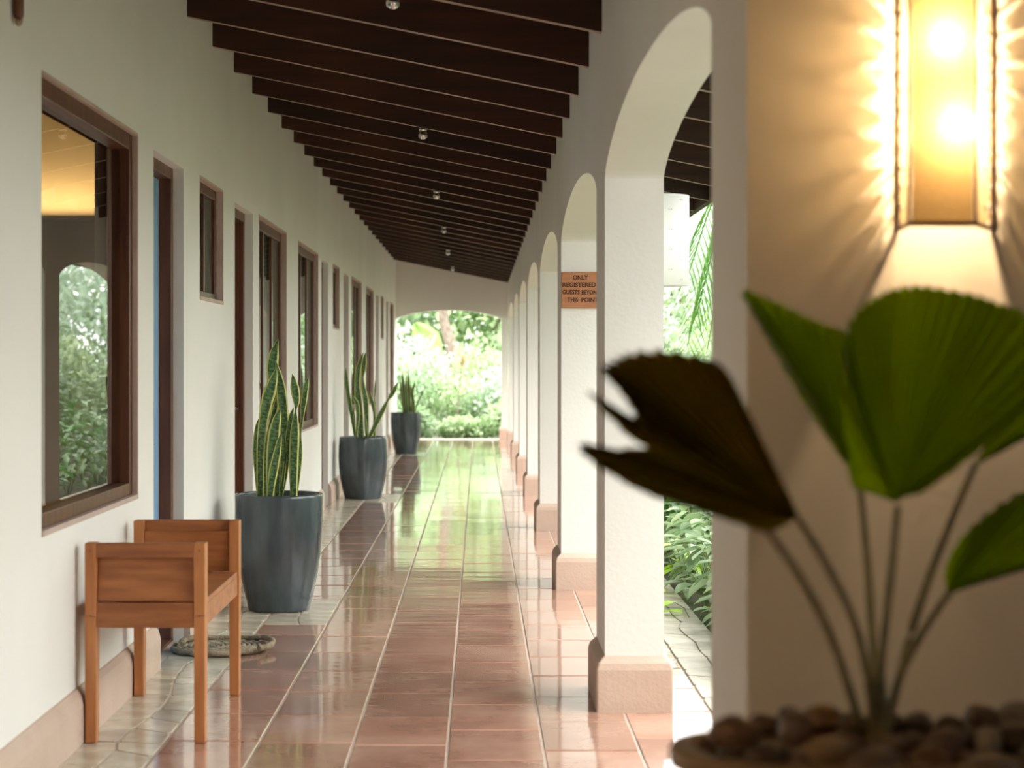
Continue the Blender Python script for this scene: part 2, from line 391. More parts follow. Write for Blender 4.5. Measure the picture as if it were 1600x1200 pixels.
nw = nd = 0
for k, a, b in op:
    zt, zb = (TOP, SILL) if k == 'window' else ((TOP, 1.49) if k == 'small' else (2.025, 0))
    if k == 'door':
        nd += 1; d = empty('door_%d' % nd, (XL, (a+b)/2, 0)); tag(d, kind='structure')
        lo = lambda m, n_, mt, bv=0: m.build(n_, mt, d, (-XL, -(a+b)/2, 0), bevel=bv)
        m = MB(); m.box(XL-.115, XL-.045, a, a+.045, 0, zt); m.box(XL-.115, XL-.045, b-.05, b, 0, zt); m.box(XL-.115, XL-.045, a+.045, b-.05, zt-.05, zt)
        lo(m, 'door_frame', M['frame'], .003)
        m = MB(); m.box(XL-.140, XL-.098, a+.045, b-.05, .0, zt-.05)
        for z0, z1 in ((.18, .85), (1.0, 1.85)):            # raised panels
            m.box(XL-.100, XL-.091, a+.16, b-.165, z0, z1)
        lf = lo(m, 'door_leaf', M['bluedoor'] if nd == 1 else M['doorwood'], .004)  # only the first leaf is blue, the others brown
        if nd == 1: lf['label'] = 'blue door leaf'
        m = MB(); m.box(XL-.150, XL-.045, a, b, 0, .012); lo(m, 'sill', M['frame'])
        m = MB(); hy = b-.13 if nd != 1 else a+.09
        m.tube([(XL-.094, hy, .94), (XL-.074, hy, .94), (XL-.066, hy-.012, .94), (XL-.066, hy-.085, .935)], .0065, 8)
        m.box(XL-.096, XL-.089, hy-.016, hy+.016, .88, 1.00)
        h = m.build('handle', M['chrome'], lf, (0, 0, 0)); h['label'] = 'metal lever handle'
    else:
        nw += 1; d = empty('window_%d' % nw, (XL, (a+b)/2, zb)); tag(d, kind='structure')
        lo = lambda m, n_, mt, bv=0: m.build(n_, mt, d, (-XL, -(a+b)/2, -zb), bevel=bv)
        first = nw == 1; fx0, fx1 = (XL-.11, XL-.020) if first else (XL-.08, XL-.034)
        fw = .05 if k == 'window' else .04
        for (q0, q1, q2, q3) in ((a, a+fw, zb, zt), (b-fw, b, zb, zt)):
            m = MB(); m.box(fx0, fx1, q0, q1, q2, q3); lo(m, 'stile', M['frame'], .004)
        m = MB(); m.box(fx0, fx1, a+fw, b-fw, zt-fw-.01, zt); lo(m, 'head_rail', M['frame'], .004)
        m = MB(); m.box(fx0, fx1, a+fw, b-fw, zb+.0, zb+fw); lo(m, 'bottom_rail', M['frame'], .004)
        nm_ = 0 if first else (2 if k == 'window' else 1)
        edges = [a+fw+(b-a-2*fw)*i/(nm_+1) for i in range(nm_+2)]
        for e in edges[1:-1]:
            m = MB(); m.box(fx0+.01, fx1-.002, e-.018, e+.018, zb+fw, zt-fw-.01); lo(m, 'mullion', M['frame'], .003)
        gx = XL-.058 if first else fx1-.013
        for e0, e1 in zip(edges, edges[1:]):
            m = MB(); m.box(gx-.003, gx+.003, e0, e1, zb+fw-.005, zt-fw-.005); lo(m, 'pane', M['glass'] if first else M['glassdark'])
        if not first:
            m = MB()
            n_ = 40
            m.rings([[(fx0+.012+.008*math.sin(i*1.7), a+(b-a)*i/n_, z) for i in range(n_+1)] for z in (zb, zt)], close=False, smooth=True)
            lo(m, 'curtain', M['greendark'])
        # plaster reveal lining the opening, coloured as if warmly lit
        m = MB(); x0, x1 = fx1, XL+.001
        m.add([(x0, b-.001, zb), (x1, b-.001, zb), (x1, b-.001, zt), (x0, b-.001, zt)], [(0, 1, 2, 3)])
        m.box(fx1, XL+.004, a, b, zb-.012, zb+.006); m.box(fx1, XL+.002, a, b, zt-.004, zt+.006); m.box(fx1, XL+.002, b-.006, b+.006, zb, zt)
        lo(m, 'reveal', M['reveal'], .002)

# ------------------------------------------------------------------ arcade wall on the right
w = MB(); samples = []   # (y, underside) pairs, left to right
def arch(y0, y1, n=28):
    c, h = (y0+y1)/2, (y1-y0)/2; out = []
    for i in range(n+1):
        t = -math.cos(math.pi*i/n); out.append((c+h*t, SPRING+RISE*max(0, 1-t*t)**.64))
    return out
ys = 2.98+PT+.0
prev_end = 3.44
ARC_TOP = 2.50
def strip(x0, x1, prof_, top):
    for (ya, za), (yb, zb) in zip(prof_, prof_[1:]):
        if yb-ya < 1e-6: continue
        w.add([(x0, ya, za), (x0, yb, zb), (x0, yb, top), (x0, ya, top), (x1, ya, za), (x1, yb, zb), (x1, yb, top), (x1, ya, top)],
              [(0, 3, 2, 1), (4, 5, 6, 7), (0, 1, 5, 4)])
def pillar(y0, y1, x0=XR, x1=XRO): w.box(x0, x1, y0, y1, -.02, ARC_TOP)
for p in pillars:
    strip(XR, XRO, arch(prev_end, p), ARC_TOP)
    pillar(p, p+PT if p+PT < YEND else YEND+.3); prev_end = p+PT
if prev_end < YEND: strip(XR, XRO, arch(prev_end, YEND), ARC_TOP)
wr = w.build('wall_right', M['plaster']); tag(wr, kind='structure')
# pillar plinths
for i, p in enumerate(pillars):
    m = MB(); o_, h0, h1 = .030, .145, .190
    rs = []
    for z, e in ((-.01, o_), (h0, o_), (h0+.022, o_*.8), (h1, .002)):
        rs.append([(XR-e, p-e, z), (XRO+e, p-e, z), (XRO+e, p+PT+e, z), (XR-e, p+PT+e, z)])
    m.rings(rs, smooth=False); tag(m.build('trim_%d' % (i+1), M['plinth'], bevel=.006), kind='structure')
# cross wall that ends the near bay and carries the lamp
w = MB(); w.box(XR, 3.4, 2.98, 3.44, -.1, 2.95); tag(w.build('wall_front', M['plaster']), kind='structure')
# the closed part of the passage behind the photographer
w = MB(); w.box(-1.5, 3.6, -2.4, -2.2, -.1, 2.95); tag(w.build('wall_back', M['plaster']), kind='structure')
w = MB(); w.box(3.4, 3.6, -2.2, 2.98, -.1, 2.95); tag(w.build('wall_side', M['plaster']), kind='structure')
w = MB(); w.box(.79, 3.6, -2.2, 3.0, -.12, -.001); tag(w.build('floor_side', M['grout']), kind='structure')

# end wall with a flat arch
w = MB(); x0, x1 = XL, .335; n = 30
pts = []
for i in range(n+1):
    t = -math.cos(math.pi*i/n); e = (1-t*t)
    pts.append(((x0+x1)/2+(x1-x0)/2*t, 1.835+.135*e**.8))
for (xa, za), (xb, zb) in zip(pts, pts[1:]):
    w.add([(xa, YEND, za), (xb, YEND, zb), (xb, YEND, 2.85), (xa, YEND, 2.85), (xa, YEND+.3, za), (xb, YEND+.3, zb), (xb, YEND+.3, 2.85), (xa, YEND+.3, 2.85)],
          [(0, 1, 2, 3), (4, 7, 6, 5), (0, 4, 5, 1)])
w.box(x1, XR+.01, YEND, YEND+.3, -.02, 2.85)
tag(w.build('wall_end', M['plaster']), kind='structure')
m = MB()
rs = []
for z, e in ((-.01, .03), (.145, .03), (.167, .024), (.19, .002)):
    rs.append([(x1-e, YEND-e, z), (XR+.0, YEND-e, z), (XR+.0, YEND+.3+e, z), (x1-e, YEND+.3+e, z)])
m.rings(rs, smooth=False); tag(m.build('trim_8', M['plinth'], bevel=.006), kind='structure')

# ------------------------------------------------------------------ roof: deck and rafters
m = MB(); xa, xb = XL-.5, EAVE
def slab(m, xa, xb, y0, y1, dz0, dz1):
    m.hexa([(xa, y0, soffit(xa)+dz0), (xb, y0, soffit(xb)+dz0), (xb, y1, soffit(xb)+dz0), (xa, y1, soffit(xa)+dz0)],
           [(xa, y0, soffit(xa)+dz1), (xb, y0, soffit(xb)+dz1), (xb, y1, soffit(xb)+dz1), (xa, y1, soffit(xa)+dz1)])
slab(m, xa, EAVE+.03, -2.4, YEND+.6, RD, RD+.05)
ceil = m.build('ceiling', M['deck']); tag(ceil, kind='structure')
m = MB(); slab(m, EAVE, EAVE+.03, 3.44, YEND+.6, .0, RD); m.build('fascia', M['deck'], ceil)
m = MB(); m.box(EAVE+.03, 3.6, -2.4, 3.44, 2.55, 2.65); m.build('side_roof', M['deck'], ceil)
m = MB(); slab(m, XL-.1, EAVE, -.0205, .0205, 0, RD+.002)
raf = m.mesh('rafter', M['rafter']); raf.materials.append(M['rafter_edge']); raf.polygons[0].material_index = 1
ry = []
for k in range(-12, 27):
    yy = 8.06+.772*k
    if yy < YEND-.05: ry.append(yy); inst('rafter', raf, ceil, (0, yy+.02, 0))

# small spot bulbs under the rafters
first = None
for i, (px, py, Y) in enumerate([(614, -2, 6.68), (661, 203, 10.40), (682, 301, 14.25), (693.5, 359, 18.1), (700, 395, 22.0), (707.5, 421.6, 25.9)]):
    Yr = min(ry, key=lambda v: abs(v-Y))+.02
    X = (px-VX)*Yr/F
    t = empty('spot_light', (X, Yr, soffit(X)))
    lab = ['small clear spot bulb on the nearest visible rafter, cut by the top edge', 'small clear glass spot bulb under a rafter, second from the viewer',
           'small spot bulb under a rafter, third from the viewer', 'small spot bulb under a rafter, fourth from the viewer',
           'tiny spot bulb under the far rafters, last but one', 'tiny spot bulb nearest the end wall'][i]
    tag(t, lab, 'lamp', 'spot bulbs under the rafters')
    if first is None:
        a = MB(); a.lathe([(.001, .0), (.022, .0), (.024, -.012), (.016, -.02)], 16); a1 = a.mesh('collar', M['chrome'])
        b = MB(); b.lathe([(.014, -.016), (.022, -.024), (.027, -.038), (.024, -.052), (.014, -.061), (.002, -.064)], 16); b1 = b.mesh('bulb', M['chrome'])
        first = True
    inst('collar', a1, t); inst('bulb', b1, t)

# ------------------------------------------------------------------ room behind the first window
m = MB()
m.box(-6.0, -5.9, 2.0, 10.6, 0, 2.95); m.box(-5.9, XL-WT, 10.5, 10.6, 0, 2.95); m.box(-5.9, XL-WT, 2.0, 2.1, 0, 2.95)
m.box(-5.9, XL-WT, 2.1, 10.5, 2.85, 2.95)
tag(m.build('wall_room', M['interior']), kind='structure')
m = MB(); m.box(-5.9, XL-WT, 10.6, YEND+.3, 2.85, 2.95); m.box(-6, -5.9, 10.6, YEND+.3, 0, 2.95); m.box(-5.9, XL-WT, YEND+.3, YEND+.4, 0, 2.95)
tag(m.build('wall_room_far', M['greendark']), kind='structure')
t = empty('cove_light', (-2.6, 9.9, 2.15)); tag(t, 'warm wall light glowing high in the room behind the near window', 'lamp')
m = MB(); m.box(-3.6, -1.65, 10.34, 10.50, 1.99, 2.01)
m.build('shelf', M['interior'], t, (2.6, -9.9, -2.15))
d = bpy.data.lights.new('cove_lamp', 'AREA'); d.shape = 'RECTANGLE'; d.size = 1.8; d.size_y = .16; d.energy = 13; d.color = (1, .66, .28)
o = bpy.data.objects.new('cove_lamp', d); COL.objects.link(o); o.parent = t; o.location = (-.05, .47, -.10); o.rotation_euler = (R(180-14), 0, 0)

# ------------------------------------------------------------------ bench / small armed seat
def quadbox(m, x0, x1, y0, y1, z0, z1, tx0=0, tx1=0, ty0=0, ty1=0):
    m.hexa([(x0, y0, z0), (x1, y0, z0), (x1, y1, z0), (x0, y1, z0)], [(x0+tx0, y0+ty0, z1), (x1+tx1, y0+ty0, z1), (x1+tx1, y1+ty1, z1), (x0+tx0, y1+ty1, z1)])
BX0, BX1, BY0, BY1 = -1.238, -.860, 5.82, 6.70
bench = empty('bench', ((BX0+BX1)/2, (BY0+BY1)/2, 0))
tag(bench, 'small orange-brown wooden bench with raised ends against the left wall', 'bench')
bl = (-(BX0+BX1)/2, -(BY0+BY1)/2, 0)
for (x0, x1) in ((BX0, BX0+.036), (BX1-.036, BX1)):
    for (y0, y1) in ((BY0, BY0+.058), (BY1-.058, BY1)):
        m = MB(); quadbox(m, x0+.001, x1-.001, y0+.004, y1-.004, 0, .40, -.001, .001, -.004, .004)
        quadbox(m, x0, x1, y0, y1, .40, .628); m.build('leg', M['oakleg'], bench, bl, bevel=.0025)
for s, (y0, y1) in enumerate(((BY0, BY0+.058), (BY1-.058, BY1))):
    yo, yi = (y0, y1) if s == 0 else (y1, y0); sg = 1 if s == 0 else -1
    m = MB(); m.box(BX0+.036, BX1-.036, min(yo, yo+sg*.028), max(yo, yo+sg*.028), .583, .628); m.build('top_rail', M['oak'], bench, bl, bevel=.002)
    m = MB(); ya = yo+sg*.034; yb = yo+sg*.014
    m.hexa([(BX0+.036, min(yb, yb+sg*.018), .444), (BX1-.036, min(yb, yb+sg*.018), .444), (BX1-.036, max(yb, yb+sg*.018), .444), (BX0+.036, max(yb, yb+sg*.018), .444)],
           [(BX0+.036, min(ya, ya+sg*.018), .590), (BX1-.036, min(ya, ya+sg*.018), .590), (BX1-.036, max(ya, ya+sg*.018), .590), (BX0+.036, max(ya, ya+sg*.018), .590)])
    m.build('end_panel', M['oak'], bench, bl, bevel=.002)
    m = MB(); m.box(BX0+.036, BX1-.036, min(yo+sg*.004, yo+sg*.030), max(yo+sg*.004, yo+sg*.030), .362, .441); m.build('end_rail', M['oak'], bench, bl, bevel=.002)
    for xx in (BX0+.018, BX1-.018):
        for zz in (.605, .40):
            pg = MB(); pg.tube([(xx, yo-sg*.0006, zz), (xx, yo+sg*.004, zz)], .0045, 8); pg.build('peg', M['oak'], bench, bl)
for x0 in (BX0+.006, BX1-.028):
    m = MB(); m.box(x0, x0+.022, BY0+.058, BY1-.058, .362, .428); m.build('side_apron', M['oak'], bench, bl, bevel=.002)
npl = 4; pw = (BX1-BX0-.012)/npl
for i in range(npl):
    m = MB(); m.box(BX0+.006+pw*i+.001, BX0+.006+pw*(i+1)-.001, BY0+.032, BY1-.032, .4285, .446)
    if i in (0, npl-1):
        m = MB(); m.box(BX0+.006+pw*i+.001, BX0+.006+pw*(i+1)-.001, BY0+.060, BY1-.060, .4285, .446)
    m.build('seat_slat', M['oak'], bench, bl, bevel=.0015)

# ------------------------------------------------------------------ coiled rope mat
mat = empty('rope_mat', (-1.085, 7.70, 0)); tag(mat, 'round coiled rope mat at the foot of the blue door', 'mat')
m = MB(); pts = []
for i in range(420):
    a = i/420*2*math.pi*8.2; r = .018+.022*a/(2*math.pi)
    if r > .24: break
    pts.append((r*math.cos(a), r*math.sin(a), .013+.0015*math.sin(i*1.3)))
rad = [.0115+.0016*math.sin(i*2.4) for i in range(len(pts))]
m.tube(pts, rad, 8); m.build('coil', M['rope'], mat)
m = MB(); pts = [(.10*math.cos(a)*1.9+.04, .17*math.sin(a)-.02, .034+.006*math.sin(3*a)) for a in [R(-40+i*8) for i in range(30)]]
m.tube(pts, [.012+.002*math.sin(i*2.2) for i in range(len(pts))], 8); m.build('loose_strand', M['rope'], mat)

# ------------------------------------------------------------------ snake plants in tall slate pots
def cat(pts, k):                                   # catmull-rom through tuples
    out = []; n = len(pts)
    for i in range(n-1):
        p0 = pts[max(i-1, 0)]; p1 = pts[i]; p2 = pts[i+1]; p3 = pts[min(i+2, n-1)]
        for j in range(k):
            t = j/k
            out.append(tuple(.5*((2*b)+(-a+c)*t+(2*a-5*b+4*c-d)*t*t+(-a+3*b-3*c+d)*t**3) for a, b, c, d in zip(p0, p1, p2, p3)))
    out.append(tuple(pts[-1])); return out
def blade(cx, ox, oy, sc, base, pts, Y, parent, lean=0):   # pts top->bottom in zoom pixels (x, y, width)
    c = cat([(ox+x/sc, oy+y/sc, w_/sc) for x, y, w_ in pts], 6)
    rs = []; uvs = []; L = 0; prev = None; n = len(c)
    for i, (x, y, wd) in enumerate(c):
        yy = Y+lean*(1-i/(n-1))**2
        p = P(x, y, yy)-base; hw = max(.0008, wd*yy/F/2)
        nx = c[min(i+1, n-1)]; pv = c[max(i-1, 0)]
        dx, dy = nx[0]-pv[0], nx[1]-pv[1]; dl = math.hypot(dx, dy) or 1
        side = Vector((-dy/dl, .25*math.sin(i*.12+x), -dx/dl)).normalized() if dy < 0 else Vector((dy/dl, .25*math.sin(i*.12+x), dx/dl)).normalized()
        th_ = min(.006, hw*.35)
        if prev is not None: L += (p-prev).length
        prev = p
        rs.append([p-side*hw, p-side*hw*.5+Vector((0, -.2*hw+th_*0, 0)), p+Vector((0, .12*hw, 0))*1.0, p+side*hw*.5+Vector((0, -.2*hw, 0)), p+side*hw, p+Vector((0, th_*1.5+.35*hw, 0))])
        uvs.append([(0, L), (.25, L), (.5, L), (.75, L), (1, L), (.5, L)])
    v = [q for r in rs for q in r]; u = [q for r in uvs for q in r]; f = []
    for k in range(n-1):
        for i in range(6): j = (i+1) % 6; f.append((k*6+i, k*6+j, (k+1)*6+j, (k+1)*6+i))
    m = MB(); m.add(v, f, u, smooth=True); return m.build('leaf', M['snake'], parent)
def pot(Y, px, rimpx, base_z, H, label, leaves, tr, rot=0, sq=2.5):
    X = (px-VX)*Y/F; r = rimpx/2*Y/F
    t = empty('potted_snake_plant', (X, Y, base_z)); tag(t, label, 'potted plant', 'snake plants in tall slate grey pots')
    m = MB(); n = 48
    prof = [(.66, 0), (.69, .006), (.70, .02), (.79, .16), (.885, .33), (.945, .50), (.98, .68), (.992, .85), (1.0, .97), (1.0, .992), (.985, 1.0), (.93, 1.0), (.92, .985), (.90, .90)]
    rs = []
    for q, z in prof:
        ring = []
        pw_ = 2.0+(sq-2.0)*(1-z)**.7
        for k in range(n):
            a = 2*math.pi*k/n; ca, sa = math.cos(a), math.sin(a); mm = (abs(ca)**pw_+abs(sa)**pw_)**(-1/pw_)
            vx, vy = q*r*ca*mm, q*r*sa*mm
            ring.append((vx*math.cos(rot)-vy*math.sin(rot), vx*math.sin(rot)+vy*math.cos(rot), z*H))
        rs.append(ring)
    m.rings(rs, caps=False); m.add(rs[0], [tuple(range(n-1, -1, -1))]); m.build('pot', M['glaze'], t)
    m = MB(); m.lathe([(.001, 0), (r*.66, 0), (r*.67, .008), (r*.60, .010)], 32, sx=1.03, sy=1.03); fo = m.build('foot_ring', M['clay'], t)
    m = MB(); m.lathe([(r*.905, H*.9), (r*.90, H*.915), (r*.4, H*.93), (.001, H*.925)], 32); m.build('soil', M['soil'], t)
    base = Vector((X, Y, base_z)); ox, oy, sc = tr
    for i, (dY, lean, pts) in enumerate(leaves):
        x, y, w_ = pts[-1]; pts = list(pts)+[(x, y+sc*4, w_*.92), (x, y+sc*9, w_*.8)]
        blade(X, ox, oy, sc, base, pts, Y+dY, t, lean)
    return t
L1 = [
 (.07, .05, [(243, 40, 2), (228, 90, 38), (212, 160, 72), (203, 240, 84), (210, 360, 80), (225, 600, 70), (240, 1130, 50)]),
 (.02, 0, [(226, 188, 2), (240, 260, 34), (258, 360, 66), (272, 470, 76), (282, 620, 76), (285, 800, 62), (275, 950, 44), (262, 1130, 30)]),
 (-.03, -.03, [(232, 240, 3), (215, 310, 50), (190, 390, 86), (164, 480, 88), (145, 580, 72), (128, 700, 62), (120, 850, 56), (118, 1130, 48)]),
 (.05, .0, [(110, 590, 2), (98, 650, 30), (88, 750, 42), (86, 850, 42), (95, 980, 34), (106, 1130, 28)]),
 (-.06, -.02, [(262, 518, 2), (240, 580, 50), (218, 680, 82), (205, 800, 84), (190, 900, 64), (182, 1130, 44)]),
 (-.09, -.02, [(262, 690, 2), (250, 760, 36), (232, 850, 56), (212, 950, 66), (197, 1040, 58), (188, 1130, 48)]),
 (.02, .0, [(350, 520, 3), (335, 580, 36), (318, 700, 48), (305, 850, 46), (288, 1000, 40), (262, 1130, 30)]),
 (-.02, .0, [(341, 283, 2), (352, 340, 46), (362, 410, 66), (370, 480, 44), (364, 540, 14), (362, 600, 40), (357, 700, 66), (352, 850, 68), (350, 1000, 60), (350, 1130, 48)]),
 (.04, .03, [(453, 298, 2), (440, 360, 34), (425, 450, 44), (416, 520, 38), (408, 600, 22), (398, 700, 14), (398, 800, 26), (392, 900, 34), (380, 1020, 28), (368, 1130, 22)]),
 (.06, .0, [(238, 420, 3), (222, 520, 38), (196, 620, 34), (172, 730, 34), (158, 860, 38), (152, 1130, 30)])]
pot(8.97, 436, 137.5, 0, .560, 'largest slate pot with a tall dense snake plant, beside the bench', L1, (380, 520, 4.444), .2, 2.3)
L2 = [
 (.03, .02, [(140, 158, 2), (144, 230, 28), (152, 320, 32), (170, 430, 32), (188, 530, 26), (206, 660, 16)]),
 (0, .0, [(268, 50, 2), (248, 100, 26), (228, 180, 42), (222, 290, 44), (230, 380, 52), (240, 500, 52), (250, 660, 46)]),
 (-.03, .0, [(283, 48, 2), (276, 100, 34), (268, 170, 38), (262, 230, 16), (268, 300, 30), (284, 400, 44), (290, 520, 36), (294, 660, 26)]),
 (-.06, -.03, [(176, 348, 2), (200, 380, 22), (222, 430, 32), (228, 500, 30), (222, 580, 22), (215, 660, 14)]),
 (.05, .0, [(352, 248, 2), (352, 310, 14), (348, 380, 8), (350, 480, 16), (350, 660, 14)]),
 (.02, .0, [(312, 328, 2), (322, 380, 26), (338, 440, 26), (345, 500, 16), (346, 580, 20), (346, 660, 18)]),
 (-.04, .0, [(516, 262, 2), (496, 310, 30), (470, 355, 34), (445, 392, 14), (420, 440, 30), (385, 510, 40), (345, 590, 34), (312, 660, 26)]),
 (-.05, .0, [(280, 490, 2), (282, 550, 20), (288, 620, 22), (292, 660, 18)]),
 (.04, .0, [(196, 440, 2), (200, 520, 14), (204, 600, 12), (210, 660, 10)])]
pot(16.20, 567, 72.5, 0, .540, 'middle slate pot whose snake plant has one leaf leaning right', L2, (510, 540, 4.618), .75, 3.2)
L3 = [
 (.02, .0, [(528, 230, 3), (540, 320, 16), (550, 400, 18), (558, 485, 14)]),
 (0, .0, [(548, 182, 3), (552, 260, 22), (562, 370, 24), (568, 485, 20)]),
 (-.02, .0, [(575, 212, 3), (576, 300, 20), (580, 400, 22), (582, 485, 20)]),
 (.02, .0, [(590, 188, 3), (594, 270, 20), (598, 380, 20), (600, 485, 18)]),
 (-.02, .0, [(608, 290, 3), (618, 350, 24), (628, 420, 24), (630, 485, 20)]),
 (.03, .0, [(640, 250, 3), (628, 310, 16), (618, 400, 14), (612, 485, 12)]),
 (.0, .0, [(712, 300, 2), (690, 345, 9), (664, 400, 9), (636, 485, 8)])]
pot(24.0, 634, 47.5, 0, .535, 'farthest slate pot with a short snake plant near the garden arch', L3, (510, 540, 4.618), .3, 2.6)

# ------------------------------------------------------------------ wooden sign on the second pillar
sg = empty('wooden_sign', (.530, pillars[1]-.01, 1.573)); tag(sg, 'orange wooden board sign with carved capitals on the second pillar', 'sign')
m = MB(); m.box(-.098, .102, -.010, .0095, -.0945, .0945); m.build('board', M['signwood'], sg, bevel=.002)
def text(s, cx, cz, width, h, parent, name='lettering'):
    c = bpy.data.curves.new('t', 'FONT'); c.body = s; c.size = h*1.38; c.extrude = .0008; c.offset = .0009; c.align_x = 'CENTER'; c.align_y = 'CENTER'; c.resolution_u = 3
    tmp = bpy.data.objects.new('t', c); COL.objects.link(tmp)
    dg = bpy.context.evaluated_depsgraph_get(); me = bpy.data.meshes.new_from_object(tmp.evaluated_get(dg)); bpy.data.objects.remove(tmp)
    me.materials.clear(); me.materials.append(M['ink'])
    xs = [v.co.x for v in me.vertices]; k = width/(max(xs)-min(xs)); mid = (max(xs)+min(xs))/2
    for v in me.vertices: v.co = ((v.co.x-mid)*k, v.co.y, v.co.z)
    o = bpy.data.objects.new(name, me); COL.objects.link(o); o.parent = parent; o.location = (cx, -.0106, cz); o.rotation_euler = (R(90), 0, 0)
k_ = (pillars[1]-.02)/F
def sx(px): return (px-VX)*k_-.530
def sz(py): return EYE-(py-VY)*k_-1.573
text('ONLY', sx(907), sz(434), 24*k_, .023, sg); text('REGISTERED', sx(905), sz(445.3), 52*k_, .023, sg)
text('GUESTS', sx(892.3), sz(456.7), 27*k_, .023, sg); text('BEYOND', sx(923.5), sz(457.2), 29.5*k_, .023, sg)
text('THIS', sx(895), sz(468.7), 17*k_, .023, sg); text('POINT', sx(921.5), sz(469), 26*k_, .023, sg)
m = MB(); m.lathe([(.001, .0), (.0022, .0), (.0028, -.002), (.001, -.003)], 10); o = m.build('nail', M['chrome'], sg, (sx(908), -.0125, sz(452))); o.rotation_euler = (R(90), 0, 0)

# ------------------------------------------------------------------ white half-round wall light on the outer face of the first pillar
yc = P1+PT/2; zt, zb, rr = 1.785, 1.465, .112
t = empty('wall_light', (XRO, yc, zb)); tag(t, 'white half-cylinder wall light with pin holes on the first pillar', 'lamp')
m = MB(); n = 24
def arc(r, z): return [(r*math.cos(a), r*math.sin(a), z) for a in [R(-90+180*i/n) for i in range(n+1)]]
m.rings([arc(rr-.004, .004), arc(rr-.004, 0), arc(rr, 0), arc(rr, zt-zb), arc(rr-.004, zt-zb), arc(rr-.004, .004)], close=False, smooth=True)
sh = m.build('shade', M['white'], t)
m = MB(); m.box(.0005, .012, -.09, .09, .02, zt-zb-.02); m.build('mount', M['white'], t)
m = MB()
for row in range(9):
    z = .02+.035*row
    for col in range(-3, 4):
        if (row+col) % 2: continue
        for dd in (-2.2, 2.2):
            a = R(col*24+dd); c = Vector((rr*math.cos(a), rr*math.sin(a), z)); nn = Vector((math.cos(a), math.sin(a), 0)); s_ = Vector((-nn.y, nn.x, 0)); u_ = Vector((0, 0, 1)); e = .0016
            m.add([c+nn*.0006-s_*e-u_*e, c+nn*.0006+s_*e-u_*e, c+nn*.0006+s_*e+u_*e, c+nn*.0006-s_*e+u_*e], [(0, 1, 2, 3)])
po = m.build('pin_holes', M['dot'], t); po['kind'] = 'stuff'

# ------------------------------------------------------------------ lit lamp on the near wall
YW = 2.98; zb_ = EYE+(VY-350)*2.87/F; ztop = zb_+.52
t = empty('wall_lantern', (.735, YW, zb_)); tag(t, 'glowing paper wall lantern with a dark wire frame, above the palm', 'lamp')
q = [(.664-.735, -.11), (.768-.735, -.11), (.822-.735, -.004), (.672-.735, -.004)]     # plan, front left, front right, back right, back left
Ht = ztop-zb_
def bar(a, b, z0, z1, r=.0034, nm2='frame_bar'):
    m = MB(); m.tube([(a[0], a[1], z0), (b[0], b[1], z1)], r, 8); m.build(nm2, M['metalframe'], t)
for c_ in q: bar(c_, c_, 0, Ht)
for z_ in (0, Ht):
    for i in range(3): bar(q[(i+3) % 4], q[i], z_, z_, .0048)
m = MB(); e = .004
m.box(q[0][0]+e, q[1][0]-e, -.1108, -.1100, .004, Ht-.004); m.build('front_paper', M['paper'], t)
def edge_strip(a, b, name):                         # side paper whose wall edge is scalloped by its stitching
    m = MB(); A = Vector((a[0], a[1], 0)); B = Vector((b[0], b[1], 0)); n = 150; rs = []
    for i in range(n+1):
        z = .004+(Ht-.008)*i/n; sc = .56+.32*abs(math.sin(math.pi*i/n*17))**.6
        m0 = A+(B-A)*.05; m1 = A+(B-A)*sc
        rs.append([(m0.x, m0.y, z), (m1.x, m1.y, z)])
    m.rings(rs, close=False, smooth=False); m.build(name, M['paper'], t)
    m = MB()
    for i in range(18):
        z = Ht*i/17; p0 = A+(B-A)*.5
        if 0 < i < 17: m.tube([(p0.x, p0.y, z), (B.x, B.y, z+.004)], .0022, 6)
    m.build('stitching', M['metalframe'], t)
edge_strip(q[1], q[2], 'side_paper'); edge_strip(q[0], q[3], 'side_paper')
for (px, py) in ((1468, 68), (1485, 200)):
    b = P(px, py, 2.915)-Vector((.735, YW, zb_))
    m = MB(); m.lathe([(.001, -.014), (.006, -.012), (.0085, -.004), (.0085, .006), (.005, .016), (.001, .024)], 14); bo = m.build('bulb', M['bulb'], t, b)
    m = MB(); m.lathe([(.001, .022), (.006, .022), (.0065, .045), (.001, .045)], 12); m.build('socket', M['white'], t, b)
    d = bpy.data.lights.new('lantern_lamp', 'POINT'); d.energy = 13.5; d.color = (1, .65, .33); d.shadow_soft_size = .008
    o = bpy.data.objects.new('lantern_lamp', d); COL.objects.link(o); o.parent = t; o.location = b+Vector((0, -.010, 0))
m = MB(); m.box(.0, .022, -.010, -.001, Ht*.42, Ht-.03); m.build('back_plate', M['white'], t)

t2 = empty('wall_lantern', (XL+.0, 1.0, 1.55)); t2.rotation_euler = (0, 0, R(90)); tag(t2, 'second paper wall lantern on the long wall behind the viewer', 'lamp')
for ch in list(t.children):
    c_ = ch.copy()
    if c_.type == 'LIGHT': c_.data = ch.data.copy(); c_.data.energy = 75.0
    COL.objects.link(c_); c_.parent = t2
# ------------------------------------------------------------------ wooden rod hanging at the upper left
b = P(29, 41, 5.05); t = empty('hanging_rod', b); tag(t, 'dark red wooden rod with a pale tip hanging at the upper left', 'ornament')
m = MB(); m.lathe([(.001, .018), (.011, .02), (.0145, .03), (.0145, .26), (.010, .27), (.001, .272)], 14); m.build('rod', M['frame'], t)
m = MB(); m.lathe([(.001, 0), (.006, .002), (.0105, .008), (.0115, .018), (.001, .020)], 14); m.build('tip', M['clay'], t)
m = MB(); m.tube([(0, 0, .27), (0, 0, soffit(b.x)-b.z+RD)], .0015, 6); m.build('cord', M['metalframe'], t)

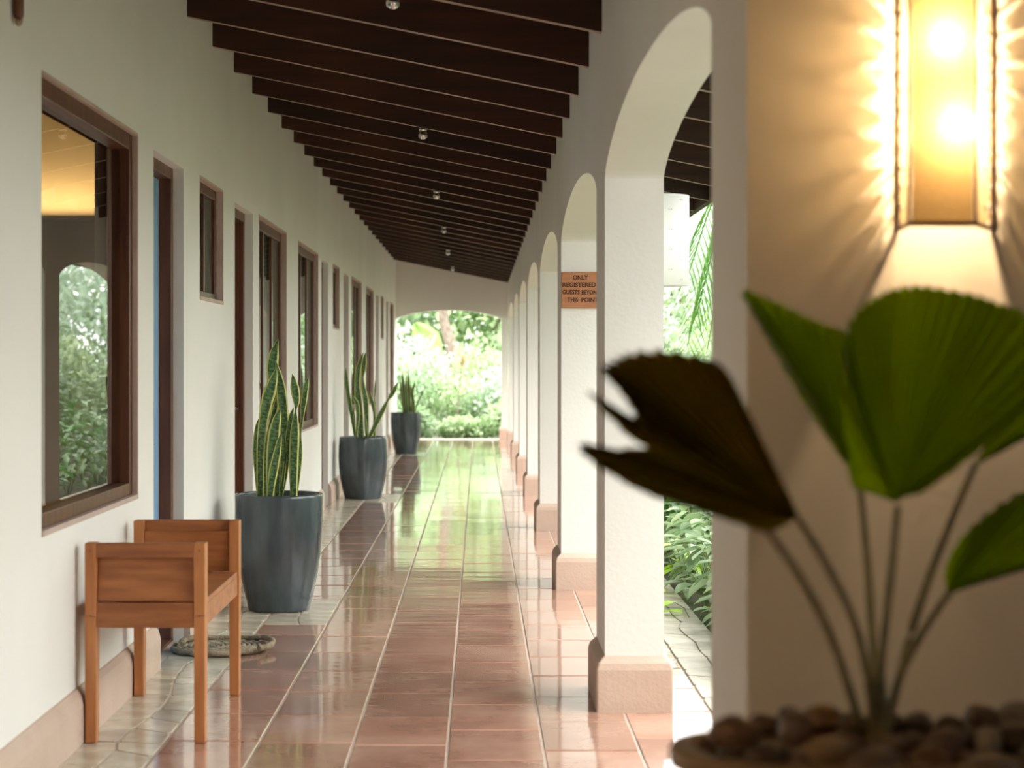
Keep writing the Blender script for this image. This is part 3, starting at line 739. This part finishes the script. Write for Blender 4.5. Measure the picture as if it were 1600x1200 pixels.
# ------------------------------------------------------------------ oval bowl with pebbles and the fan palm
YB = 2.30; bowl_c = P(1372, 1165, YB); RX, RY = .258, .128
zr = bowl_c.z
stand = empty('plant_stand', (bowl_c.x, YB, 0)); tag(stand, 'dark wooden stand under the oval pebble bowl', 'stand')
m = MB(); m.lathe([(.001, zr-.125), (.2, zr-.125), (.205, zr-.13), (.205, zr-.155), (.001, zr-.155)], 36, sx=1.1, sy=.62); m.build('stand_top', M['table'], stand)
for sx_ in (-1, 1):
    for sy_ in (-1, 1):
        m = MB(); m.hexa([(sx_*.17-.013, sy_*.09-.013, 0), (sx_*.17+.013, sy_*.09-.013, 0), (sx_*.17+.013, sy_*.09+.013, 0), (sx_*.17-.013, sy_*.09+.013, 0)],
                         [(sx_*.155-.018, sy_*.075-.018, zr-.15), (sx_*.155+.018, sy_*.075-.018, zr-.15), (sx_*.155+.018, sy_*.075+.018, zr-.15), (sx_*.155-.018, sy_*.075+.018, zr-.15)])
        m.build('leg', M['table'], stand)
palm = empty('potted_fan_palm', (bowl_c.x, YB, zr-.124)); tag(palm, 'fan palm with broad pleated leaves in an oval clay bowl, foreground', 'potted plant')
pb = Vector((bowl_c.x, YB, zr-.124)); hB = .124
m = MB()
prof = [(.62, 0), (.66, .003), (.80, .04), (.90, .075), (.945, .094), (.95, .098), (1.0, .102), (1.0, hB-.004), (.985, hB), (.875, hB), (.865, hB-.004), (.85, hB-.03), (.78, .05), (.6, .03), (.001, .028)]
m.lathe([(p_*1.0, z) for p_, z in prof], 56, sx=RX, sy=RY, power=2.5); m.build('bowl', M['clay'], palm)
m = MB(); m.lathe([(.82, .075), (.5, .088), (.001, .09)], 40, sx=RX, sy=RY, power=2.5); m.build('soil', M['soil'], palm)
def fan(hub, outline, Yh, parent, name='leaf', pleats=4, amp=.010, bulge=0.0, steps=7, mat='fanpalm'):
    # outline: (px, py, depth); every span is split into folded rays
    pts = cat([tuple(P(x, y, Y)) for x, y, Y in outline], pleats)
    H = P(hub[0], hub[1], Yh)-pb; rs = []
    for i, p in enumerate(pts):
        p = Vector(p)-pb; d = p-H; L = d.length; sgn = 1 if i % 2 else -1; ray = []
        d = d*(1.0 if i % 2 else .975)
        for s in range(steps+1):
            u = s/steps; q_ = H+d*(.004+.996*u)
            q_ = q_+Vector((0, sgn*amp*u*min(1, L/.2)+bulge*math.sin(math.pi*u), 0))
            ray.append(q_)
        rs.append(ray)
    m = MB(); m.rings(rs, close=False, smooth=False); o = m.build(name, M[mat], parent)
    so = o.modifiers.new('thick', 'SOLIDIFY'); so.thickness = .0011; so.offset = 0
    return o
def petiole(pts, leaf, r0=.0042, r1=.0062):
    c = cat([tuple(P(x, y, Y)-pb) for x, y, Y in pts], 8); n = len(c)
    m = MB(); m.tube(c, [r0+(r1-r0)*i/(n-1) for i in range(n)], 8); m.build('petiole', M['petiole'], leaf)
lf = fan((1400, 785), [(1330, 760, 2.22), (1316, 640, 2.24), (1318, 560, 2.22), (1322, 512, 2.20), (1345, 476, 2.25), (1372, 457, 2.32), (1402, 446, 2.38), (1440, 443, 2.44), (1480, 449, 2.48), (1525, 458, 2.50), (1560, 470, 2.50), (1605, 486, 2.48), (1650, 530, 2.42), (1660, 590, 2.36), (1610, 640, 2.30), (1560, 680, 2.27), (1490, 735, 2.25), (1440, 770, 2.25)], 2.26, palm, bulge=.02)
lf['label'] = 'largest green leaf lit from behind'
petiole([(1402, 790, 2.26), (1392, 900, 2.27), (1378, 1020, 2.29), (1368, 1135, YB)], lf)
lf = fan((1345, 745), [(1322, 728, 2.36), (1262, 640, 2.38), (1212, 555, 2.38), (1182, 500, 2.36), (1157, 450, 2.34), (1205, 466, 2.37), (1250, 487, 2.40), (1290, 505, 2.42), (1325, 520, 2.42), (1345, 580, 2.40), (1358, 660, 2.36)], 2.36, palm, bulge=-.012)
petiole([(1342, 748, 2.36), (1353, 860, 2.35), (1363, 1000, 2.33), (1370, 1135, YB)], lf)
lf = fan((1250, 815), [(1238, 790, 2.10), (1190, 690, 2.10), (1150, 610, 2.11), (1130, 572, 2.12), (1098, 555, 2.14), (1040, 545, 2.15), (985, 548, 2.13), (955, 560, 2.10), (935, 575, 2.08), (962, 605, 2.10), (985, 640, 2.10), (1003, 680, 2.10)], 2.14, palm, bulge=-.01, mat='fanpalm_old')
lf['label'] = 'dark old leaf with a brown edge, pointing left'
petiole([(1250, 815, 2.14), (1290, 880, 2.18), (1330, 960, 2.23), (1352, 1040, 2.27), (1366, 1135, YB)], lf)
lf = fan((1247, 808), [(1010, 690, 2.13), (960, 652, 2.12), (915, 608, 2.11), (938, 640, 2.12), (985, 686, 2.13)], 2.15, palm, name='leaf_segment', pleats=3, amp=.004, mat='fanpalm_old')
lf = fan((1240, 812), [(1185, 745, 2.06), (1110, 708, 2.05), (1040, 694, 2.04), (960, 700, 2.04), (905, 690, 2.04), (914, 716, 2.04), (1000, 768, 2.05), (1080, 795, 2.06), (1150, 818, 2.07), (1196, 832, 2.08)], 2.12, palm, amp=.007, bulge=-.01, mat='fanpalm_old')
petiole([(1198, 826, 2.09), (1252, 905, 2.14), (1300, 1000, 2.20), (1345, 1135, YB-.02)], lf)
lf = fan((1522, 728), [(1560, 655, 2.44), (1600, 610, 2.46), (1650, 580, 2.46), (1680, 640, 2.42), (1620, 668, 2.42), (1570, 692, 2.42)], 2.42, palm, pleats=3)
petiole([(1524, 725, 2.42), (1480, 830, 2.40), (1432, 960, 2.36), (1385, 1135, YB+.02)], lf)
lf = fan((1482, 928), [(1477, 885, 2.36), (1495, 850, 2.40), (1530, 812, 2.44), (1575, 780, 2.46), (1630, 755, 2.46), (1700, 770, 2.44), (1700, 850, 2.40), (1640, 880, 2.38), (1590, 882, 2.37), (1540, 896, 2.37)], 2.37, palm, bulge=.01)
lf['label'] = 'bright lime leaf at the right edge'
petiole([(1484, 926, 2.37), (1440, 990, 2.35), (1405, 1060, 2.33), (1388, 1135, YB+.02)], lf)
m = MB()
for a in range(5):
    an = a*1.3; m.tube([(P(1372, 1150, YB)-pb)+Vector((.01*math.cos(an), .01*math.sin(an), -.02)), (P(1370, 1050, YB)-pb)+Vector((.006*math.cos(an), .006*math.sin(an), 0))], [.009, .004], 8)
m.build('crown', M['petiole'], palm)
# pebbles
cols_p = {'brown': ((.15, .085, .05), (.27, .17, .11)), 'grey': ((.20, .18, .165), (.34, .31, .28)), 'dark': ((.055, .040, .032), (.13, .10, .08)), 'tan': ((.32, .22, .13), (.46, .34, .22)), 'purple': ((.16, .12, .11), (.28, .22, .20)), 'pale': ((.36, .32, .28), (.50, .45, .40))}
for k, (a, b) in cols_p.items(): M['pb_'+k] = simple('pebble_'+k, a, b, rough=.42, scale=14, stretch=(1, 2, 2), rnd=.15, bump=.1)
def pebble(px, py, w_, h_, col_, Y, label=None, rz=0, ry_=0):
    c = P(px, py, Y); a = w_*Y/F/2; b = h_*Y/F/2; d_ = (a+b)/2*.95
    m = MB(); n, k = 16, 9; seed = px*.013; rs = []
    for i in range(1, k):
        th_ = math.pi*i/k; ring = []
        for j in range(n):
            ph = 2*math.pi*j/n; v = Vector((math.sin(th_)*math.cos(ph), math.sin(th_)*math.sin(ph), math.cos(th_)))
            s = 1+.13*noise.noise(v*1.3+Vector((seed, py*.01, 0)))
            ring.append((v.x*a*s, v.y*d_*s, v.z*b*s))
        rs.append(ring)
    m.rings(rs, smooth=True, caps=True); o = m.build('pebble', M['pb_'+col_], None, c); o.rotation_euler = (0, ry_, rz)
    tag(o, label or 'dark brown pebble lying among the others in the oval bowl', 'pebble', 'river pebbles in the oval bowl')
PB = [(1147, 1147, 80, 58, 'brown', 2.27, 'brown pebble with a grey side, leftmost in the bowl'), (1198, 1182, 78, 46, 'dark', 2.215, 'dark pebble by the front left rim of the bowl'),
 (1241, 1142, 52, 66, 'purple', 2.29, 'upright grey-brown pebble left of the palm stems'), (1288, 1127, 78, 52, 'brown', 2.36, 'brown and grey pebble behind the tan one, left of the stems'),
 (1290, 1176, 96, 46, 'tan', 2.235, 'tan pebble lit by daylight at the front of the bowl'), (1366, 1192, 92, 52, 'purple', 2.20, 'large purple-grey pebble at the bottom edge below the stems'),
 (1450, 1190, 78, 52, 'brown', 2.21, 'rounded brown pebble at the bottom edge, right of the stems'), (1394, 1163, 60, 28, 'purple', 2.25, 'flat grey-purple pebble at the foot of the stems'),
 (1335, 1133, 52, 40, 'dark', 2.31, 'dark pebble just behind the palm stems'), (1433, 1134, 52, 44, 'grey', 2.36, 'small grey pebble behind and right of the stems'),
 (1482, 1160, 84, 44, 'purple', 2.27, 'oval grey-brown pebble between stems and pale pebble'), (1545, 1160, 44, 50, 'pale', 2.25, 'small pale upright pebble on the right of the bowl'),
 (1535, 1122, 62, 44, 'purple', 2.38, 'purple-brown pebble at the back right of the bowl'), (1588, 1118, 56, 48, 'grey', 2.36, 'grey pebble at the right edge, back row'),
 (1590, 1156, 80, 56, 'dark', 2.27, 'big dark pebble at the right edge of the picture'), (1548, 1196, 100, 40, 'grey', 2.205, 'long grey pebble at the bottom right corner'),
 (1484, 1134, 50, 34, 'dark', 2.33, 'small dark pebble behind the oval one'), (1232, 1118, 36, 30, 'dark', 2.37, 'tiny dark pebble at the back left'),
 (1390, 1130, 50, 36, 'dark', 2.36, 'dark pebble hidden behind the thick stem'), (1195, 1133, 50, 36, 'dark', 2.36, 'small dark pebble at the back of the left side')]
for i, (px, py, w_, h_, c_, Y, lab) in enumerate(PB): pebble(px, py, w_, h_, c_, Y, lab, ry_=R(random.uniform(-12, 12)), rz=random.uniform(-.5, .5))
for (px, py, Y) in ((1165, 1172, 2.32), (1248, 1166, 2.34), (1330, 1162, 2.30), (1430, 1168, 2.28), (1505, 1172, 2.33), (1240, 1192, 2.22), (1150, 1182, 2.24), (1500, 1196, 2.23), (1410, 1200, 2.22), (1325, 1205, 2.21), (1620, 1180, 2.22), (1640, 1140, 2.33)):
    pebble(px, py, 62, 42, random.choice(['dark', 'brown', 'purple']), Y, ry_=R(random.uniform(-20, 20)), rz=random.uniform(-1, 1))

# ------------------------------------------------------------------ garden
def leaf_faces(m, c, d, up, L, W):                  # one pointed leaf folded on its midrib
    s = d.cross(up).normalized(); nn = s.cross(d).normalized()
    a = c; b = c+d*L*.5+s*W*.5-nn*W*.12; e = c+d*L*.5-s*W*.5-nn*W*.12; t_ = c+d*L-nn*L*.12; md = c+d*L*.5
    m.add([a, b, t_, e, md], [(0, 1, 4), (1, 2, 4), (0, 4, 3), (4, 2, 3)])
def rv():
    while True:
        v = Vector((random.uniform(-1, 1), random.uniform(-1, 1), random.uniform(-1, 1)))
        if .05 < v.length < 1: return v.normalized()
def cloud(m, c, rad, n, L, shell=.55):
    for _ in range(n):
        v = rv(); k = shell+(1-shell)*random.random(); p = Vector((c[0]+v.x*rad[0]*k, c[1]+v.y*rad[1]*k, c[2]+v.z*rad[2]*k))
        d = (v*.7+rv()*.8+Vector((0, 0, -.25))).normalized(); s = L*random.uniform(.6, 1.3)
        leaf_faces(m, p, d, Vector((0, 0, 1))+rv()*.4, s, s*.55)
def shrub(x, y, r, h, n, L, mat, label, group, cat_='shrub', name='garden_shrub', trunk=None):
    t = empty(name, (x, y, -.05)); tag(t, label, cat_, group)
    m = MB()
    for q_ in range(5):
        a = random.uniform(0, 6.28); rr_ = r*.45
        cloud(m, (rr_*math.cos(a), rr_*math.sin(a), h*random.uniform(.35, .72)), (r*.7, r*.7, h*.34), n//5, L)
    m.build('foliage', M[mat], t)
    m = MB()
    if trunk: m.tube([(0, 0, 0), (.05, 0, h*.4), (0, .05, h*.75)], [trunk, trunk*.8, trunk*.4], 8)
    else:
        for a in range(4):
            an = a*1.6; m.tube([(0, 0, 0), (.3*r*math.cos(an), .3*r*math.sin(an), h*.6)], [.02, .008], 6)
    m.build('trunk' if trunk else 'stem', M['trunk'], t)
    return t
GE = 'shrubs beyond the end arch'
mats = ['leaf_bright', 'leaf_pale', 'leaf_mid']; nms = {'leaf_bright': 'yellow-green', 'leaf_pale': 'pale grey-green', 'leaf_mid': 'mid green', 'hedge_mid': 'mid green', 'hedge_bright': 'yellow-green'}
endsh = [(-1.0, 29.7, .5, .55, 'leaf_mid'), (-.2, 29.6, .5, .32, 'leaf_bright'), (.5, 29.7, .5, .6, 'leaf_bright'), (-1.35, 31.4, .75, 1.35, 'leaf_mid'), (-.35, 31.6, .7, 1.0, 'leaf_bright'), (.45, 31.2, .7, 1.25, 'leaf_pale'), (-1.0, 33.4, .9, 1.75, 'leaf_pale'), (.1, 33.6, .8, 1.6, 'leaf_bright'), (.95, 33.2, .9, 2.0, 'leaf_pale'),
         (-1.9, 35.5, 1.0, 2.1, 'leaf_bright'), (-.2, 36.0, 1.0, 1.9, 'leaf_mid'), (1.2, 36.2, 1.1, 2.5, 'leaf_mid')]
lbls = ['low mid green plant at the left just past the threshold', 'low yellow-green plant at the middle of the threshold', 'low yellow-green plant at the right just past the threshold','mid green shrub at the left foot of the end arch', 'low yellow-green shrub in the middle just past the threshold', 'pale shrub at the right foot of the end arch',
        'pale shrub behind the farthest pot', 'yellow-green shrub behind the thin sapling', 'tall pale shrub filling the right side of the arch',
        'yellow-green bush left of the tree trunk', 'mid green bush under the tree trunk', 'dense mid green bush at the upper right of the arch']
for (x, y, r, h, mt), lb in zip(endsh, lbls): shrub(x, y, r, h, 1900, .10, mt, lb, GE)
for i, (x, y, h) in enumerate([(-4.2, 42, 5.5), (-1.6, 44, 6.5), (1.4, 43, 6), (4.3, 41, 6), (7, 38, 6.5), (-7, 40, 6), (.3, 39.5, 5.0), (-3, 39, 4.6)]):
    shrub(x, y, 2.3, h, 4200, .24, mats[i % 3], nms[mats[i % 3]]+' background tree beyond the end arch, '+['left of centre', 'behind the leaning trunk', 'right of the trunk', 'outside the arch on the right', 'far right', 'far left', 'in front of the others behind the trunk', 'in front of the others above the shelter'][i], 'background trees', 'tree', 'background_tree', .16)
# leaning trunk, sapling, banana leaf, garden roof
t = empty('leaning_tree', P(712, 640, 35)); t.location.z = -.05; tag(t, 'grey-brown leaning tree trunk seen through the end arch', 'tree')
o0 = t.location
c = [P(718, 640, 35), P(706, 545, 35), P(693, 500, 35), P(690, 440, 35), P(688, 360, 35)]
m = MB(); m.tube([Vector((c[0].x, c[0].y, -.05))-o0]+[q_-o0 for q_ in c], [.13, .12, .12, .10, .09, .07], 10); m.build('trunk', M['trunk'], t)
m = MB(); cloud(m, tuple(c[3]+Vector((0, 0, .25))-o0), (1.3, .8, .45), 900, .13); m.build('foliage', M['leaf_dry'], t)
t = empty('thin_sapling', P(714, 664, 30.3)); t.location.z = -.05; o0 = t.location; tag(t, 'thin brown sapling in front of the shrubs beyond the arch', 'tree')
m = MB(); m.tube([Vector((0, 0, 0))]+[P(x, y, 30.3)-o0 for x, y in ((714, 664), (716, 625), (719, 590), (722, 562))], [.02, .017, .011, .009, .006], 8); m.build('stem', M['trunk'], t)
m = MB(); cloud(m, tuple(P(722, 560, 30.3)-o0), (.10, .10, .13), 60, .07, .1); m.build('foliage', M['leaf_dry'], t)
t = empty('banana_plant', P(672, 640, 34.2)); t.location.z = -.05; o0 = t.location; tag(t, 'broad yellow-green banana leaf left of the leaning trunk', 'plant')
m = MB(); pts = [(684, 590, 6), (680, 556, 30), (670, 535, 42), (657, 518, 34), (648, 505, 6)]; rs = []
for x, y, w_ in cat(pts, 5):
    p = P(x, y, 34.2)-o0; hw = w_*34.2/F/2; sd = Vector((.78, 0, .55)); rs.append([p-sd*hw, p-sd*hw*.5+Vector((0, -.05, 0)), p+Vector((0, .03, 0)), p+sd*hw*.5+Vector((0, -.05, 0)), p+sd*hw])
m.rings(rs, close=False); lf = m.build('leaf', M['banana'], t); so = lf.modifiers.new('s', 'SOLIDIFY'); so.thickness = .004
m = MB(); m.tube([(0, 0, 0), (0, 0, .9), P(684, 590, 34.2)-o0], [.07, .05, .02], 8); m.build('stem', M['stem'], t)
t = empty('garden_shelter', (-1.75, 38.5, -.05)); tag(t, 'pale roof edge of a small garden shelter left of the banana leaf', 'shelter')
c0 = P(616, 521, 38.5)-t.location; c1 = P(641, 512, 38.5)-t.location
m = MB(); m.box(c0.x-1.2, c1.x, -.3, .9, c0.z, c1.z); m.build('roof', M['white'], t, bevel=.01)
for dx in (-.12, -1.2):
    m = MB(); m.tube([(c1.x+dx, 0, 0), (c1.x+dx, 0, c0.z)], .06, 8); m.build('post', M['trunk'], t)

# planting bed beside the arcade
def bedplant(x, y, h, n, mat, label, L=.13, group='leafy plants in the bed beside the arcade'):
    t = empty('leafy_plant', (x, y, -.05)); tag(t, label, 'plant', group)
    m = MB(); ms = MB()
    for i in range(n):
        a = random.uniform(0, 6.28); sp = random.uniform(.02, .20); hh = h*random.uniform(.25, 1.0)
        tip = Vector((sp*math.cos(a), sp*math.sin(a), hh)); base = tip*.1; base.z = 0
        if i % 3 == 0: ms.tube([base, (tip+base)/2+Vector((0, 0, .03)), tip], .0022, 5)
        d = Vector((math.cos(a)+random.uniform(-.5, .5), math.sin(a)+random.uniform(-.5, .5), random.uniform(-.55, .35))).normalized()
        s = L*random.uniform(.7, 1.25)
        leafshape(m, tip, d, s, s*.52)
    m.build('foliage', M[mat], t); ms.build('stem', M['stem'], t)
def leafshape(m, c, d, L, W):
    up = Vector((0, 0, 1)); s = d.cross(up).normalized(); nn = s.cross(d).normalized(); prof = [(0, 0), (.18, .36), (.42, .5), (.7, .34), (1, 0)]
    v = []
    for t_, wd in prof:
        dr = -nn*L*.22*t_*t_; md = c+d*L*t_+dr
        if wd == 0: v.append(md)
        else: v += [md-s*W*wd+nn*W*.14, md, md+s*W*wd+nn*W*.14]
    m.add(v, [(0, 2, 1), (0, 3, 2), (1, 2, 5, 4), (2, 3, 6, 5), (4, 5, 8, 7), (5, 6, 9, 8), (7, 8, 10), (8, 9, 10)], smooth=True)
k = 0
yy = 4.6
while yy < 26:
    for j, xx in enumerate((1.20, 1.52, 1.9)):
        x = xx+random.uniform(-.05, .05); y = yy+random.uniform(-.1, .1)
        far_ = 'nearest the camera' if yy < 8 else ('midway along the arcade' if yy < 15 else 'far along the arcade')
        row = ['front row', 'middle row', 'back row'][j]
        mt = random.choice(['leaf_mid', 'leaf_dark', 'leaf_mid'])
        bedplant(x, y, (.42, .62, .8)[j], 60 if yy < 14 else 40, mt, {'leaf_mid': 'mid', 'leaf_dark': 'dark'}[mt]+' green leafy plant in the %s of the bed, %s' % (row, far_), group='bed plants, %s, %s, %s' % (mt[5:], row, far_), L=.13)
    yy += .46 if yy < 14 else .75
bedplant(1.02, 8.75, .20, 9, 'leaf_lime', 'small lime green sprig at the edge of the bed by the path', .12)
bedplant(1.075, 9.6, .30, 14, 'leaf_lime', 'lime green plant just behind the sprig at the bed edge', .13)
bedplant(1.22, 10.1, .62, 26, 'leaf_bright', 'bright green arching plant above the bed edge', .17)
# hedge of shrubs along the garden, and trees behind them
y = 5.2; i = 0
while y < 34:
    mt = ['hedge_bright', 'hedge_mid'][i % 2]
    where = 'near' if y < 9 else ('middle' if y < 19 else 'far')
    shrub(3.1+random.uniform(-.2, .3), y, .95, random.uniform(1.5, 2.1), 1500, .12, mt, '%s shrub in the hedge right of the arcade, %s part' % (nms[mt], where), 'hedge shrubs right of the arcade, %s, %s' % (nms[mt], where))
    y += 1.35; i += 1
for i, (x, y, h) in enumerate([(6.5, 8, 4.5), (6.8, 14, 5), (6.2, 20, 5), (5.6, 26, 4.8), (5.0, 32, 5)]):
    shrub(x, y, 1.9, h, 3000, .2, mats[i % 3], 'tall %s tree right of the arcade, %s' % (nms[mats[i % 3]], ['nearest', 'second', 'third', 'fourth', 'farthest'][i]), 'trees right of the arcade', 'tree', 'garden_tree', .14)

# palm fronds hanging at the eave
t = empty('palm_tree', (2.05, 12.6, -.05)); tag(t, 'palm whose drooping fronds hang beside the white wall light', 'tree'); o0 = t.location
m = MB(); m.tube([(0, 0, 0), (.03, 0, 1.2), (0, .02, 2.35)], [.09, .07, .06], 10); m.build('trunk', M['trunk'], t)
def frond(pts, L, parent):
    c = [Vector(q_) for q_ in cat([tuple(q_) for q_ in pts], 10)]; n = len(c)
    m = MB(); m.tube(c, [.012*(1-i/n)+.003 for i in range(n)], 6)
    for i in range(3, n-1):
      for half in (0,):
        d = (c[i+1]-c[i-1]).normalized(); s = d.cross(Vector((0, 0, 1))).normalized(); u = i/n; LL = L*(.55+.9*math.sin(math.pi*min(1, u*.9+.08)))*.8
        for sg_ in (-1, 1):
            q_ = c[i]+(c[i+1]-c[i])*half; dd = (d*.55+s*sg_*.8+Vector((0, 0, -.35))).normalized(); w_ = .0065
            a = q_; b = q_+dd*LL*.5+Vector((0, 0, -.02)); e = q_+dd*LL+Vector((0, 0, -.10*LL/.3))
            k_2 = dd.cross(Vector((0, 0, 1))).normalized()*w_
            m.add([a-k_2*.4, a+k_2*.4, b+k_2, b-k_2, e], [(0, 1, 2, 3), (3, 2, 4)])
    m.build('frond', M['frond'], parent)
cr = Vector((2.05, 12.6, 2.35))
for tip, mid in (((1.42, 11.6, 1.25), (1.72, 12.0, 2.25)), ((1.45, 12.4, 1.5), (1.75, 12.5, 2.35)), ((1.5, 13.4, 1.3), (1.75, 13.0, 2.3)), ((2.3, 11.3, 1.6), (2.2, 12.0, 2.6)), ((2.9, 12.4, 1.6), (2.5, 12.5, 2.6)), ((1.35, 12.0, 1.75), (1.7, 12.2, 2.5)), ((2.5, 13.8, 1.6), (2.3, 13.2, 2.7))):
    frond([cr-o0, Vector(mid)-o0, (Vector(mid)+Vector(tip))/2+Vector((0, 0, .12))-o0, Vector(tip)-o0], .30, t)
